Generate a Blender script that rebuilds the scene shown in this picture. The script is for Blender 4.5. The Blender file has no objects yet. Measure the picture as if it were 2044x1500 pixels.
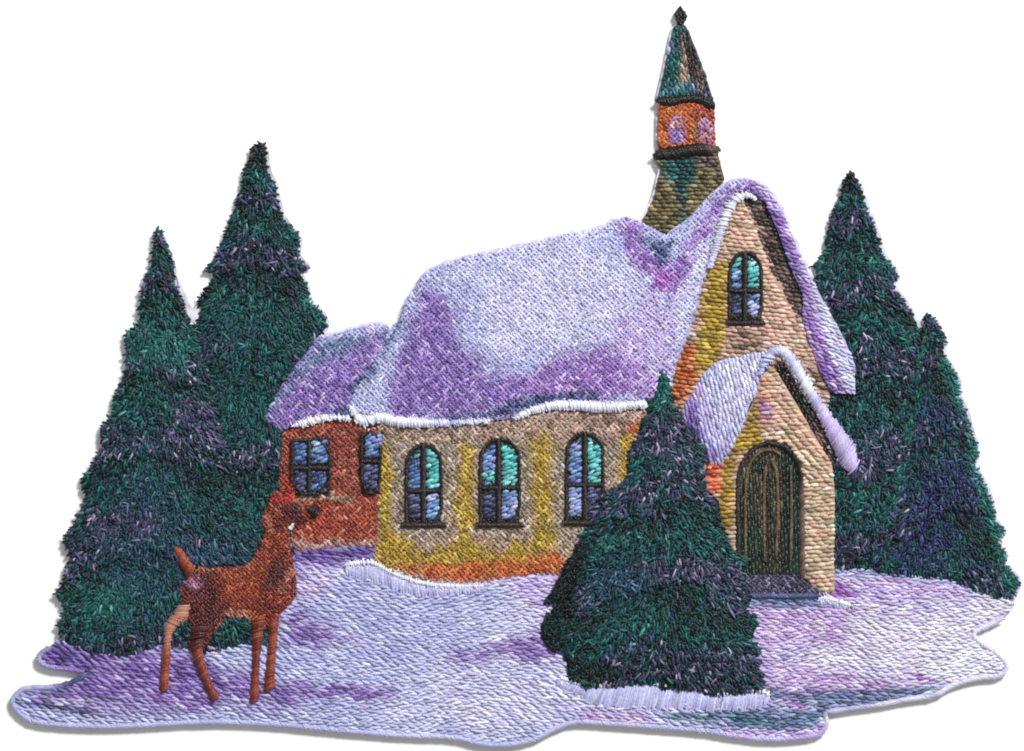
import bpy, math
import numpy as np
from mathutils import Vector
from mathutils.geometry import delaunay_2d_cdt

RNG = np.random.default_rng(7)
S = 0.0001                     # one unit of the drawing = 0.1 mm: the patch is about 20 cm wide
W, H = 2044, 1500
ZREF = 18.0
scene = bpy.context.scene

# ------------------------------------------------------------------ helpers
def lin(c):
    c = np.asarray(c, float) / 255.0
    return np.where(c <= 0.04045, c / 12.92, ((c + 0.055) / 1.055) ** 2.4)

def A(p):
    return np.asarray(p, float)

def mask_of(poly):
    p = A(poly); m = np.zeros((H, W), bool)
    x0, y0 = p[:, 0], p[:, 1]; x1, y1 = np.roll(x0, -1), np.roll(y0, -1)
    lo = max(0, int(p[:, 1].min())); hi = min(H - 1, int(p[:, 1].max()) + 1)
    for y in range(lo, hi + 1):
        yc = y + 0.5
        c = (y0 <= yc) != (y1 <= yc)
        if not c.any(): continue
        xs = np.sort(x0[c] + (yc - y0[c]) / (y1[c] - y0[c]) * (x1[c] - x0[c]))
        for a, b in zip(xs[::2], xs[1::2]):
            a = max(0, int(round(a))); b = min(W, int(round(b)))
            if b > a: m[y, a:b] = True
    return m

def look(m, x, y):
    xi = np.clip(np.asarray(x).astype(int), 0, W - 1); yi = np.clip(np.asarray(y).astype(int), 0, H - 1)
    return m[yi, xi]

def seg_dist(pts, line, closed=False):
    p = A(line); q = np.roll(p, -1, 0) if closed else p[1:]
    p = p if closed else p[:-1]
    best = np.full(len(pts), 1e9)
    for a, b in zip(p, q):
        ab = b - a; L = (ab ** 2).sum() + 1e-9
        t = np.clip(((pts - a) @ ab) / L, 0, 1)
        best = np.minimum(best, np.hypot(*(pts - a - t[:, None] * ab).T))
    return best

def inside(pts, poly):
    p = A(poly); r = np.zeros(len(pts), bool)
    for a, b in zip(p, np.roll(p, -1, 0)):
        c = (a[1] <= pts[:, 1]) != (b[1] <= pts[:, 1])
        if a[1] != b[1]:
            xi = a[0] + (pts[:, 1] - a[1]) / (b[1] - a[1]) * (b[0] - a[0])
            r ^= c & (pts[:, 0] < xi)
    return r

def sdf(pts, poly):
    d = seg_dist(pts, poly, True)
    return np.where(inside(pts, poly), -d, d)

_lat = RNG.random((256, 256))
def noise(x, y, s, seed=0):
    x = np.asarray(x, float) / s + seed * 17.3; y = np.asarray(y, float) / s + seed * 9.1
    xi = np.floor(x).astype(int); yi = np.floor(y).astype(int); fx = x - xi; fy = y - yi
    fx = fx * fx * (3 - 2 * fx); fy = fy * fy * (3 - 2 * fy)
    g = lambda i, j: _lat[(yi + j) % 256, (xi + i) % 256]
    return (g(0, 0) * (1 - fx) + g(1, 0) * fx) * (1 - fy) + (g(0, 1) * (1 - fx) + g(1, 1) * fx) * fy

def resample(line, step, closed=False):
    p = A(line)
    if closed: p = np.vstack([p, p[:1]])
    out = []
    for a, b in zip(p[:-1], p[1:]):
        n = max(1, int(round(np.hypot(*(b - a)) / step)))
        for k in range(n): out.append(a + (b - a) * k / n)
    if not closed: out.append(p[-1])
    return A(out)

def smooth(line, closed=True, it=1):
    p = A(line)
    for _ in range(it):
        q = np.roll(p, -1, 0)
        if closed:
            p = np.stack([p * .75 + q * .25, p * .25 + q * .75], 1).reshape(-1, 2)
        else:
            a, b = p[:-1], p[1:]
            m = np.stack([a * .75 + b * .25, a * .25 + b * .75], 1).reshape(-1, 2)
            p = np.vstack([p[:1], m[1:-1], p[-1:]])
    return p

def offset(poly, d):
    p = A(poly); a = np.roll(p, 1, 0); b = np.roll(p, -1, 0)
    area = 0.5 * np.sum(p[:, 0] * b[:, 1] - b[:, 0] * p[:, 1])
    t = b - a; n = np.stack([t[:, 1], -t[:, 0]], 1); n /= np.hypot(*n.T)[:, None] + 1e-9
    return p + n * d * (1 if area > 0 else -1)

# ------------------------------------------------------------------ thread colours
PAL = {
 'snow': [((182,186,234),5),((194,198,241),4),((170,176,226),3),((206,209,246),1.2)],
 'snowL': [((206,207,244),5),((218,218,249),3),((196,197,238),2),((232,231,251),1),((208,198,238),1)],
 'frost':  [((226,223,243),3),((240,238,251),2.4),((212,206,238),2),((222,208,238),1.4)],
 'white':  [((242,242,252),4),((228,230,248),2),((212,214,240),1)],
 'lilac': [((192,178,232),3),((208,194,238),3),((174,152,216),2),((222,210,243),1.2),((198,170,226),1)],
 'pinkl': [((200,172,226),3),((212,190,236),2.5),((184,148,212),2),((222,208,241),1.4),((190,158,220),1.2)],
 'violet': [((138,110,190),4),((116,88,168),2.4),((158,130,206),2.6),((188,166,224),1),((94,72,146),.8),((148,112,192),1)],
 'violetD':[((92,66,150),3),((70,52,120),2),((116,88,172),2),((150,124,202),.7)],
 'purple': [((162,122,204),3),((140,98,186),3),((188,154,222),2),((212,190,236),1),((118,82,164),1),((170,112,198),.6)],
 'magenta':[((158,88,188),3),((136,70,168),2),((196,134,214),1.2),((190,90,190),1)],
 'navy':   [((62,74,124),3),((84,98,150),2),((44,50,96),2),((110,122,176),1.2)],
 'slate':  [((104,122,168),3),((130,146,190),2),((76,90,136),2),((156,168,206),1)],
 'teal':   [((44,112,124),3),((74,140,150),2),((36,84,104),2),((118,168,182),.8)],
 'green': [((8,66,68),4),((14,88,88),3.2),((9,50,60),2.6),((28,112,108),1.4),((6,34,42),2),((12,60,52),1.2),((48,60,94),.9)],
 'greenB': [((18,94,90),3),((34,122,114),1.6),((12,74,72),3),((82,156,150),.5)],
 'dark': [((4,20,25),4),((8,36,38),3),((12,26,18),2),((26,18,30),1.2),((12,52,52),1.2)],
 'mauve': [((56,56,94),3),((34,38,68),2.6),((82,76,116),2.2),((12,54,62),2.2),((128,116,156),1.3),((70,42,70),.5),((172,162,196),.5)],
 'bluegr': [((24,62,86),3),((40,82,110),2),((16,42,64),3),((84,118,146),.9),((14,70,70),2)],
 'indigo': [((30,38,88),3),((46,54,116),1.6),((16,24,54),2.4),((80,84,140),.8),((10,62,66),2.4)],
 'tan': [((166,140,122),4),((190,162,144),3),((134,108,90),2.6),((208,180,164),1.3),((186,142,138),1.8),((104,84,66),1.2)],
 'tanG': [((152,136,116),4),((178,162,140),2.4),((122,106,86),2),((192,176,164),1.5),((150,130,142),1)],
 'gable': [((208,170,150),4),((226,190,170),3),((178,144,122),2),((228,176,162),1.8),((200,174,138),1.2)],
 'cream': [((206,180,152),4),((222,198,170),3),((180,152,124),2),((212,168,146),1.4)],
 'peach':  [((222,168,142),3),((214,148,124),2),((228,190,166),2)],
 'yellow': [((172,140,32),4),((194,162,48),2.6),((144,114,22),2),((208,182,92),.8),((150,124,50),1)],
 'orange': [((186,86,28),4),((204,108,50),2.6),((160,66,20),2),((216,144,88),.8),((172,106,40),1)],
 'coral':  [((218,96,58),3),((230,126,90),2),((188,70,42),1.5)],
 'red': [((140,60,48),4),((158,78,64),2.4),((114,42,38),2.4),((188,122,100),.8),((126,70,54),1)],
 'redO': [((158,62,40),4),((174,80,54),2),((136,48,34),2),((200,128,96),.5)],
 'brown':  [((82,66,62),3),((112,94,90),2),((54,42,40),2.4),((134,112,98),.8)],
 'dkbrown': [((34,24,24),4),((50,38,34),2),((20,16,18),3)],
 'olive':  [((112,100,68),4),((138,126,88),2.4),((88,76,46),2.2),((168,154,116),.8),((64,54,34),1)],
 'tealD':  [((16,76,78),4),((26,98,96),2),((10,52,58),2),((54,120,122),.7)],
 'rose':   [((180,112,136),3),((150,96,140),2),((200,140,120),2),((178,142,196),1.4)],
 'deer': [((122,36,20),4),((146,54,30),2.6),((90,22,18),2.2),((178,92,62),1.3),((102,34,40),.8)],
 'deerD':  [((76,22,20),3),((98,34,26),2),((84,34,48),1.4),((60,16,14),1)],
 'deerL':  [((186,118,92),3),((206,150,124),2),((160,86,60),2)],
 'deerO': [((148,58,28),3),((124,42,22),2.4),((172,88,50),1.2)],
 'deerR':  [((164,30,20),3),((130,20,18),2),((190,52,34),1)],
 'door': [((48,50,36),4),((66,68,48),2),((32,38,28),3),((84,82,62),.8),((44,32,28),1)],
 'doorG':  [((22,56,46),3),((14,38,34),3),((36,72,54),1.2)],
 'doorB':  [((104,88,66),3),((84,66,48),2),((124,112,84),1)],
 'step': [((70,66,94),3),((98,92,124),2),((46,46,70),3),((136,124,160),.6)],
 'aqua':   [((84,192,194),4),((120,214,214),2),((54,160,168),2)],
 'sky':    [((104,146,204),3),((130,176,220),2),((84,118,182),2),((126,136,212),1)],
 'dim':    [((66,74,116),3),((90,96,142),2),((46,46,76),2)],
 'pale':   [((150,158,216),3),((186,194,236),2),((118,148,204),2)],
 'blueW':  [((70,104,160),3),((92,134,180),2),((54,72,126),2)],
 'backing':[((226,222,240),3),((214,210,234),2)],
}
def sample(name, n, x=None, y=None):
    cols = lin([c for c, _ in PAL[name]]); w = A([k for _, k in PAL[name]]); w /= w.sum()
    return cols[RNG.choice(len(cols), n, p=w)]

class Paint:
    """base thread set plus the areas worked in other thread sets"""
    def __init__(self, base, *patches, jit=1.): self.base, self.patches, self.jit = base, patches, jit
    def __call__(self, x, y, jit=0.16):
        x = np.asarray(x, float); y = np.asarray(y, float); n = len(x)
        c = self.base(x, y) if callable(self.base) else sample(self.base, n)
        pts = np.stack([x, y], 1)
        for pal, kind, geo, f in self.patches:
            if kind == 'poly': d = sdf(pts, geo)
            elif kind == 'line': d = seg_dist(pts, geo[1]) - geo[0] / 2
            else:
                cx, cy, rx, ry = geo
                d = (np.hypot((x - cx) / rx, (y - cy) / ry) - 1) * min(rx, ry)
            d = d + (noise(x, y, 30, 3) - .5) * f * 1.6
            f = f * 1.35
            p = np.clip(.5 - d / (2 * f), 0, 1); p = p * p * (3 - 2 * p)
            k = np.where((p > 0) & (p < 1), np.clip((p - .5) * 1.3 + .5 + RNG.uniform(-.38, .38, n), 0, 1), p)[:, None]
            if k.any(): c = c * (1 - k) + sample(pal, n) * k
        c = c * np.exp(RNG.normal(0, jit * self.jit, n))[:, None] * (1 - .12 * self.jit + .24 * self.jit * noise(x, y, 14, 5))[:, None]
        s = RNG.random(n) < .045  # a few random stitches lightened: sparkle painted into the thread colour
        c[s] = c[s] * .55 + .45 * np.minimum(c[s] * 2.4 + .04, .85)
        g = c.mean(1, keepdims=True)
        return np.clip((g + (c - g) * .93) * .84, 0, 0.9)

# ------------------------------------------------------------------ materials
def thread_material(name, rough=.36, spec=.42, sheen=.04, ply=5.0, bump=.5):
    m = bpy.data.materials.new(name); m.use_nodes = True
    nt = m.node_tree; b = nt.nodes['Principled BSDF']
    N = nt.nodes.new; L = nt.links.new
    col = N('ShaderNodeAttribute'); col.attribute_name = 'thread_colour'
    tw = N('ShaderNodeAttribute'); tw.attribute_name = 'strand'
    sep = N('ShaderNodeSeparateXYZ'); L(tw.outputs['Vector'], sep.inputs[0])
    def M(op, a, bb):
        n = N('ShaderNodeMath'); n.operation = op
        for i, v in enumerate((a, bb)):
            if v is None: continue
            if isinstance(v, (int, float)): n.inputs[i].default_value = v
            else: L(v, n.inputs[i])
        return n.outputs[0]
    ph = M('ADD', M('DIVIDE', sep.outputs['X'], ply), M('MULTIPLY', sep.outputs['Y'], .55))
    wave = M('SINE', M('MULTIPLY', ph, 6.2832), None)
    tc = N('ShaderNodeTexCoord'); nz = N('ShaderNodeTexNoise')
    nz.inputs['Scale'].default_value = 3200; nz.inputs['Detail'].default_value = 3
    L(tc.outputs['Object'], nz.inputs['Vector'])
    hh = M('ADD', M('MULTIPLY', wave, .5), M('MULTIPLY', nz.outputs['Fac'], 1.2))
    bp = N('ShaderNodeBump'); bp.inputs['Strength'].default_value = bump; bp.inputs['Distance'].default_value = 1.0 * S
    L(hh, bp.inputs['Height']); L(bp.outputs['Normal'], b.inputs['Normal'])
    mx = N('ShaderNodeMix'); mx.data_type = 'RGBA'; mx.blend_type = 'MULTIPLY'
    mr = N('ShaderNodeMapRange'); mr.inputs['From Min'].default_value = .3; mr.inputs['From Max'].default_value = .7
    mr.inputs['To Min'].default_value = .8; mr.inputs['To Max'].default_value = 1.15
    L(nz.outputs['Fac'], mr.inputs['Value'])
    mx.inputs['Factor'].default_value = 1
    L(col.outputs['Color'], mx.inputs['A']); L(mr.outputs['Result'], mx.inputs['B'])
    L(mx.outputs['Result'], b.inputs['Base Color'])
    b.inputs['Roughness'].default_value = rough
    b.inputs['Specular IOR Level'].default_value = spec
    b.inputs['Sheen Weight'].default_value = sheen; b.inputs['Sheen Roughness'].default_value = .4
    return m
THREAD = thread_material('rayon_thread')
NEEDLE = thread_material('tree_thread', rough=.42, spec=.3, sheen=0, ply=4.5, bump=.4)
SATIN = thread_material('satin_thread', rough=.5, spec=.35, sheen=.1, ply=9, bump=.3)

# ------------------------------------------------------------------ stitches
# a stitch row: x0 y0 x1 y1 width z0 z1 arch r g b
def pack(x0, y0, x1, y1, w, z0, z1, h, col):
    n = len(x0); f = lambda v: np.broadcast_to(np.asarray(v, float), (n,))
    return np.column_stack([f(x0), f(y0), f(x1), f(y1), f(w), f(z0), f(z1), f(h), col])

def thread_geometry(st, NS=4, NC=5):
    n = len(st)
    t = np.linspace(0, 1, NS + 1); a = np.linspace(-1.75, 1.75, NC)
    p0 = st[:, 0:2]; p1 = st[:, 2:4]; d = p1 - p0
    L = np.hypot(*d.T) + 1e-6; u = d / L[:, None]; nrm = np.stack([-u[:, 1], u[:, 0]], 1)
    prof = np.sin(np.pi * (0.06 + 0.88 * t)) ** 0.34
    arch = np.sin(np.pi * t) ** 0.8
    bow = RNG.normal(0, .035, n) * L
    c = p0[:, None] + d[:, None] * t[None, :, None] + nrm[:, None] * (bow[:, None] * np.sin(np.pi * t)[None])[..., None]
    zc = st[:, 5:6] * (1 - t) + st[:, 6:7] * t + st[:, 7:8] * arch
    hw = st[:, 4:5] * .5 * prof
    X = c[:, :, None, :] + nrm[:, None, None, :] * (hw[:, :, None] * np.sin(a)[None, None])[..., None]
    Z = zc[:, :, None] + hw[:, :, None] * .85 * np.cos(a)[None, None]
    V = np.concatenate([X, Z[..., None]], -1).reshape(-1, 3)
    col = np.repeat(st[:, 8:11], (NS + 1) * NC, 0)
    ux = (L[:, None, None] * t[None, :, None] + RNG.random(n)[:, None, None] * 50) * np.ones((1, 1, NC))
    vy = np.broadcast_to(a, ux.shape)
    strand = np.stack([ux, vy, np.zeros_like(ux)], -1).reshape(-1, 3)
    i, j = np.meshgrid(np.arange(NS), np.arange(NC - 1), indexing='ij')
    q = np.stack([i * NC + j, i * NC + j + 1, (i + 1) * NC + j + 1, (i + 1) * NC + j], -1).reshape(-1, 4)
    F = (np.arange(n)[:, None, None] * ((NS + 1) * NC) + q[None]).reshape(-1, 4)
    return V, F, col, strand

class Part:
    def __init__(self, name, mat=None):
        self.name = name; self.mat = mat or THREAD
        self.V, self.F, self.C, self.T = [], [], [], []; self.n = 0; self.st = []
    def raw(self, V, F, C, T=None):
        V = A(V); self.V.append(V); self.C.append(np.broadcast_to(C, (len(V), 3)))
        self.T.append(np.zeros((len(V), 3)) if T is None else T)
        self.F.append((np.asarray(F, int) + self.n)); self.n += len(V)
    def base(self, poly, height, zbot, paint, grid=13, dim=.8):
        """padded under-stitching: a raised pad with a skirt down to the cloth"""
        ring = resample(poly, 9, True)
        lo = ring.min(0); hi = ring.max(0)
        gx, gy = np.meshgrid(np.arange(lo[0], hi[0], grid), np.arange(lo[1], hi[1], grid))
        g = np.stack([gx.ravel(), gy.ravel()], 1) + RNG.uniform(-2, 2, (gx.size, 2))
        g = g[sdf(g, poly) < -5] if len(g) else g
        pts = np.vstack([ring, g]) if len(g) else ring
        r = delaunay_2d_cdt([Vector(p) for p in pts], [], [list(range(len(ring)))], 1, 1e-4)
        v2 = A([tuple(v) for v in r[0]]); tri = [f for f in r[2] if len(f) == 3]
        z = height(v2[:, 0], v2[:, 1])
        c = paint(v2[:, 0], v2[:, 1]) * dim
        self.raw(np.column_stack([v2, z]), [list(f) + [f[0]] for f in tri], c)
        self.F[-1] = ('tri', np.asarray(tri, int) + self.n - len(v2))
        n = len(ring); k = np.arange(n); k2 = (k + 1) % n
        zt = height(ring[:, 0], ring[:, 1])
        self.raw(np.vstack([np.column_stack([ring, zt]), np.column_stack([ring, np.full(n, zbot)])]),
                 np.stack([k, k2, k2 + n, k + n], 1), np.vstack([paint(ring[:, 0], ring[:, 1]) * dim] * 2))
    def add(self, st):
        if len(st): self.st.append(st)
    def build(self, parent=None, label=None):
        if self.st: self.raw(*thread_geometry(np.vstack(self.st)))
        V = np.vstack(self.V); C = np.vstack(self.C); T = np.vstack(self.T)
        quads = [f for f in self.F if not isinstance(f, tuple)]; tris = [f[1] for f in self.F if isinstance(f, tuple)]
        quads = np.vstack(quads) if quads else np.zeros((0, 4), int)
        tris = np.vstack(tris) if tris else np.zeros((0, 3), int)
        co = np.column_stack([(V[:, 0] - W / 2) * S, (H / 2 - V[:, 1]) * S, V[:, 2] * S])
        me = bpy.data.meshes.new(self.name)
        nl = len(quads) * 4 + len(tris) * 3
        me.vertices.add(len(co)); me.vertices.foreach_set('co', co.ravel())
        me.loops.add(nl); me.loops.foreach_set('vertex_index', np.concatenate([quads[:, ::-1].ravel(), tris[:, ::-1].ravel()]).astype(np.int32))
        me.polygons.add(len(quads) + len(tris))
        st = np.concatenate([np.arange(len(quads)) * 4, len(quads) * 4 + np.arange(len(tris)) * 3]).astype(np.int32)
        me.polygons.foreach_set('loop_start', st)
        me.polygons.foreach_set('loop_total', np.concatenate([np.full(len(quads), 4), np.full(len(tris), 3)]).astype(np.int32))
        me.polygons.foreach_set('use_smooth', np.ones(len(me.polygons), bool))
        a = me.attributes.new('thread_colour', 'FLOAT_COLOR', 'POINT')
        a.data.foreach_set('color', np.column_stack([C, np.ones(len(C))]).ravel().astype(np.float32))
        a = me.attributes.new('strand', 'FLOAT_VECTOR', 'POINT')
        a.data.foreach_set('vector', T.ravel().astype(np.float32))
        me.update(calc_edges=True); me.validate()
        me.materials.append(self.mat)
        o = bpy.data.objects.new(self.name, me); scene.collection.objects.link(o)
        if parent: o.parent = parent
        if label: o['label'] = label
        return o

def dome(poly, z0, puff, r=22):
    def f(x, y):
        if puff == 0: return np.full(len(x), float(z0))
        d = np.maximum(0, -sdf(np.stack([x, y], 1), poly))
        return z0 + puff * (1 - np.exp(-d / r)) + (noise(x, y, 60, 8) - .5) * puff * .5
    return f

def finish(m, x, y, ang, L, w, hgt, paint, over=2.0, arch=2.0, zj=1.2):
    """clip each stitch to the area, lay it on the pad, colour it"""
    ok = look(m, x, y); x, y, ang = x[ok], y[ok], ang[ok]
    n = len(x); L = np.broadcast_to(L, ok.shape)[ok] if np.ndim(L) else np.full(n, float(L))
    w = np.broadcast_to(w, ok.shape)[ok] if np.ndim(w) else np.full(n, float(w))
    dx, dy = np.cos(ang), np.sin(ang)
    e = []
    for s in (-1, 1):
        r = L / 2
        for k in range(5):
            q = np.maximum(r - over, 0)
            bad = ~look(m, x + s * dx * q, y + s * dy * q)
            r = np.where(bad, r * .72, r)
        e.append(r)
    x0, y0, x1, y1 = x - dx * e[0], y - dy * e[0], x + dx * e[1], y + dy * e[1]
    zz = hgt(x, y) + RNG.normal(0, zj * .5, n)
    tilt = RNG.normal(0, .7, n)
    return pack(x0, y0, x1, y1, w, zz - .6 + tilt, zz - .6 - tilt, arch * np.clip((e[0] + e[1]) / L, .3, 1), paint(x, y))

def bbox(poly): p = A(poly); return p.min(0) - 6, p.max(0) + 6

def fill_weave(poly, m, hgt, paint, pitch=9, L=21, w=7, ang=45, jit=.13, over=2.):
    pitch, L, w = pitch * .8, L * .84, w * .8
    lo, hi = bbox(poly); c = (lo + hi) / 2; R = np.hypot(*(hi - lo)) / 2 + 10
    k = np.arange(-int(R / pitch) - 1, int(R / pitch) + 2)
    i, j = np.meshgrid(k, k); i = i.ravel(); j = j.ravel()
    a = math.radians(ang)
    u = i * pitch + RNG.normal(0, pitch * .14, i.size); v = j * pitch + RNG.normal(0, pitch * .14, i.size)
    x = c[0] + u * math.cos(a) - v * math.sin(a); y = c[1] + u * math.sin(a) + v * math.cos(a)
    al = np.where((i + j) % 2 == 0, a, a + math.pi / 2) + RNG.normal(0, jit, i.size)
    return finish(m, x, y, al, L * RNG.uniform(.8, 1.15, i.size), w * RNG.uniform(.85, 1.15, i.size), hgt, paint, over)

def fill_rows(poly, m, hgt, paint, ang=0, space=9, L=24, w=9, tilt=10, jit=.09, over=2., bend=None):
    space, L, w = space * .85, L * .88, w * .85
    lo, hi = bbox(poly); c = (lo + hi) / 2; R = np.hypot(*(hi - lo)) / 2 + 20
    a = math.radians(ang)
    nu = int(R / (L * .82)) + 1; nv = int(R / space) + 1
    i, j = np.meshgrid(np.arange(-nu, nu + 1), np.arange(-nv, nv + 1)); i = i.ravel(); j = j.ravel()
    u = (i + (j * .37) % 1.0) * L * .82 + RNG.normal(0, L * .07, i.size); v = j * space + RNG.normal(0, space * .1, i.size)
    x = c[0] + u * math.cos(a) - v * math.sin(a); y = c[1] + u * math.sin(a) + v * math.cos(a)
    al = a + math.radians(tilt) * np.where(j % 2 == 0, 1, -1) + RNG.normal(0, jit, i.size)
    if bend: al = al + bend(x, y)
    return finish(m, x, y, al, L * RNG.uniform(.82, 1.15, i.size), w * RNG.uniform(.85, 1.15, i.size), hgt, paint, over)

def fill_needles(poly, m, hgt, paint, axis, space=4.8, L=17, w=4.5, over=7.):
    lo, hi = bbox(poly)
    gx, gy = np.meshgrid(np.arange(lo[0], hi[0], space), np.arange(lo[1], hi[1], space))
    x = gx.ravel() + RNG.uniform(-.6, .6, gx.size) * space; y = gy.ravel() + RNG.uniform(-.6, .6, gx.size) * space
    (ax, ay), (bx, by) = axis
    t = np.clip((y - ay) / (by - ay), 0, 1); cx = ax + (bx - ax) * t
    half = 12 + .36 * (y - ay).clip(0)
    k = np.clip((x - cx) / half, -1, 1)
    al = math.pi / 2 - k * 1.05 + RNG.normal(0, .36, x.size)
    flip = RNG.random(x.size) < .2
    al = np.where(flip, al + math.pi / 2 * np.sign(RNG.random(x.size) - .5), al)
    o = np.argsort(y)[::-1]
    return finish(m, x[o], y[o], al[o], L * RNG.uniform(.65, 1.25, x.size), w * RNG.uniform(.75, 1.2, x.size), hgt, paint, over, 2.2, 3.4)

def satin(top, bot, hgt, pal, space=3.4, w=5.2, arch=4, wob=2.5, slant=0, ragged=0):
    """column of long parallel stitches between two lines"""
    a = resample(smooth(top, False, 2), 2); b = resample(smooth(bot, False, 2), 2)
    def at(p, t):
        s = np.concatenate([[0], np.cumsum(np.hypot(*np.diff(p, axis=0).T))]); s /= s[-1]
        return np.stack([np.interp(t, s, p[:, 0]), np.interp(t, s, p[:, 1])], 1)
    ln = np.hypot(*np.diff(a, axis=0).T).sum(); n = max(3, int(ln / space))
    t = (np.arange(n) + .5) / n
    P = at(a, np.clip(t + slant / ln, 0, 1)) + RNG.normal(0, wob * .5, (n, 2)); Q = at(b, np.clip(t - slant / ln, 0, 1)) + RNG.normal(0, wob * .5, (n, 2))
    Q[:, 1] += RNG.uniform(-1, 1, n) * ragged
    z = hgt if np.isscalar(hgt) else hgt(*((P + Q) / 2).T)
    c = pal((P[:, 0] + Q[:, 0]) / 2, (P[:, 1] + Q[:, 1]) / 2, .08) if callable(pal) else Paint(pal)(P[:, 0], P[:, 1], .08)
    return pack(P[:, 0], P[:, 1], Q[:, 0], Q[:, 1], w, z, z, arch, c)

def cord(path, width, z, pal, space=3.2, w=4.6, arch=None, slant=.5, wob=.8, even=.65):
    """satin cord along a path; width may be one number or one per point"""
    p = A(path); wd = np.broadcast_to(np.asarray(width, float), (len(p),))
    s0 = np.concatenate([[0], np.cumsum(np.hypot(*np.diff(p, axis=0).T))])
    n = max(3, int(s0[-1] / space)); s = (np.arange(n) + .5) / n * s0[-1]
    x = np.interp(s, s0, p[:, 0]); y = np.interp(s, s0, p[:, 1]); ww = np.interp(s, s0, wd)
    tx = np.gradient(x); ty = np.gradient(y); l = np.hypot(tx, ty) + 1e-9; tx /= l; ty /= l
    ddx = -ty + tx * slant; ddy = tx + ty * slant
    ww = ww + RNG.normal(0, wob, n)
    c = pal(x, y, .05) if callable(pal) else Paint(pal)(x, y, .05)
    kk = np.ones(7) / 7
    c = c * (1 - even) + even * np.stack([np.convolve(np.pad(c[:, i], 3, mode='edge'), kk, 'valid') for i in range(3)], 1)
    return pack(x - ddx * ww / 2, y - ddy * ww / 2, x + ddx * ww / 2, y + ddy * ww / 2, w, z, z,
                np.maximum(2, ww * .3) if arch is None else arch, c)

def fuzz(path, width, z, pal, per=.9):
    """loose fibres standing off a fluffy satin edge"""
    p = A(path); wd = np.broadcast_to(np.asarray(width, float), (len(p),))
    n = max(4, int(len(p) * 4 * per)); k = RNG.integers(0, len(p), n)
    x = p[k, 0] + RNG.normal(0, .3, n) * wd[k]; y = p[k, 1] + RNG.normal(0, .3, n) * wd[k]
    a = RNG.uniform(0, 6.28, n); l = RNG.uniform(4, 9, n)
    c = pal(x, y, .08) if callable(pal) else Paint(pal)(x, y, .08)
    return pack(x, y, x + np.cos(a) * l, y + np.sin(a) * l, RNG.uniform(1.4, 2.6, n), z - 3, z - 2, 2, c)

# ------------------------------------------------------------------ the drawing (outlines)
treeA = [(315,456),(322,470),(333,498),(347,533),(344,562),(360,597),(379,650),(390,662),(405,720),(425,770),(432,830),(455,900),(470,960),
         (505,1040),(540,1110),(560,1200),(530,1290),(497,1284),(455,1292),(410,1302),(360,1290),(317,1285),(283,1300),(247,1311),(200,1304),(150,1288),(120,1271),
         (116,1250),(131,1220),(114,1188),(127,1160),(143,1110),(129,1080),(163,1020),(172,995),(164,956),(197,909),(208,885),(199,862),(224,829),
         (228,797),(245,760),(252,733),(253,700),(250,670),(284,641),(280,618),(283,586),(291,557),(304,533),(306,490)]
treeB = [(517,285),(527,295),(529,338),(545,365),(551,399),(561,437),(597,474),(591,498),(592,514),(613,531),(593,543),(605,559),(615,605),(638,619),
         (650,648),(635,672),(613,700),(590,735),(572,770),(556,800),(540,840),(575,870),(575,1000),(600,1060),(590,1110),(480,1110),(430,900),(385,680),
         (384,655),(397,645),(405,618),(395,601),(415,575),(432,545),(410,539),(436,506),(447,474),(460,442),(471,415),(479,394),(484,357),(497,322),(505,298)]
treeC = [(1697,343),(1707,360),(1721,387),(1725,410),(1735,433),(1748,463),(1754,490),(1762,513),(1793,551),(1778,563),(1791,587),(1808,607),(1829,648),(1840,690),
         (1870,760),(1870,1150),(1840,1148),(1757,1141),(1711,1136),(1640,1136),(1640,960),(1655,940),(1650,800),(1690,760),(1680,665),(1650,620),(1632,593),
         (1625,567),(1637,543),(1625,531),(1651,500),(1654,467),(1661,433),(1677,400),(1687,360)]
treeD = [(1851,626),(1861,638),(1872,650),(1885,680),(1878,707),(1890,722),(1908,750),(1912,767),(1912,793),(1928,823),(1935,857),(1949,890),(1945,933),
         (1962,963),(1975,990),(1985,1043),(2006,1060),(1988,1083),(2009,1108),(1996,1127),(2013,1133),(2036,1163),(2022,1192),(1991,1192),(1944,1175),
         (1894,1155),(1844,1149),(1800,1146),(1757,1142),(1742,1110),(1770,1070),(1755,1030),(1790,990),(1780,950),(1810,900),(1805,850),(1830,810),(1820,760),(1838,700),(1843,655)]
treeE = [(1322,742),(1332,759),(1338,780),(1340,804),(1354,822),(1372,849),(1393,870),(1410,905),(1398,936),(1407,957),(1414,987),(1432,1011),(1437,1038),(1453,1074),
         (1462,1100),(1497,1122),(1478,1130),(1482,1158),(1494,1190),(1484,1218),(1511,1233),(1496,1272),(1517,1303),(1492,1304),(1516,1322),(1511,1336),(1523,1352),(1519,1378),
         (1455,1386),(1425,1386),(1386,1374),(1329,1374),(1305,1365),(1275,1360),(1230,1368),(1170,1371),(1137,1354),(1134,1320),(1130,1300),(1101,1297),(1086,1278),
         (1083,1248),(1098,1227),(1122,1193),(1088,1205),(1122,1146),(1149,1104),(1161,1083),(1161,1068),(1179,1044),(1182,1020),(1194,993),(1236,972),(1254,954),
         (1257,906),(1272,876),(1284,840),(1299,825),(1289,799),(1308,792),(1311,774)]
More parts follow.
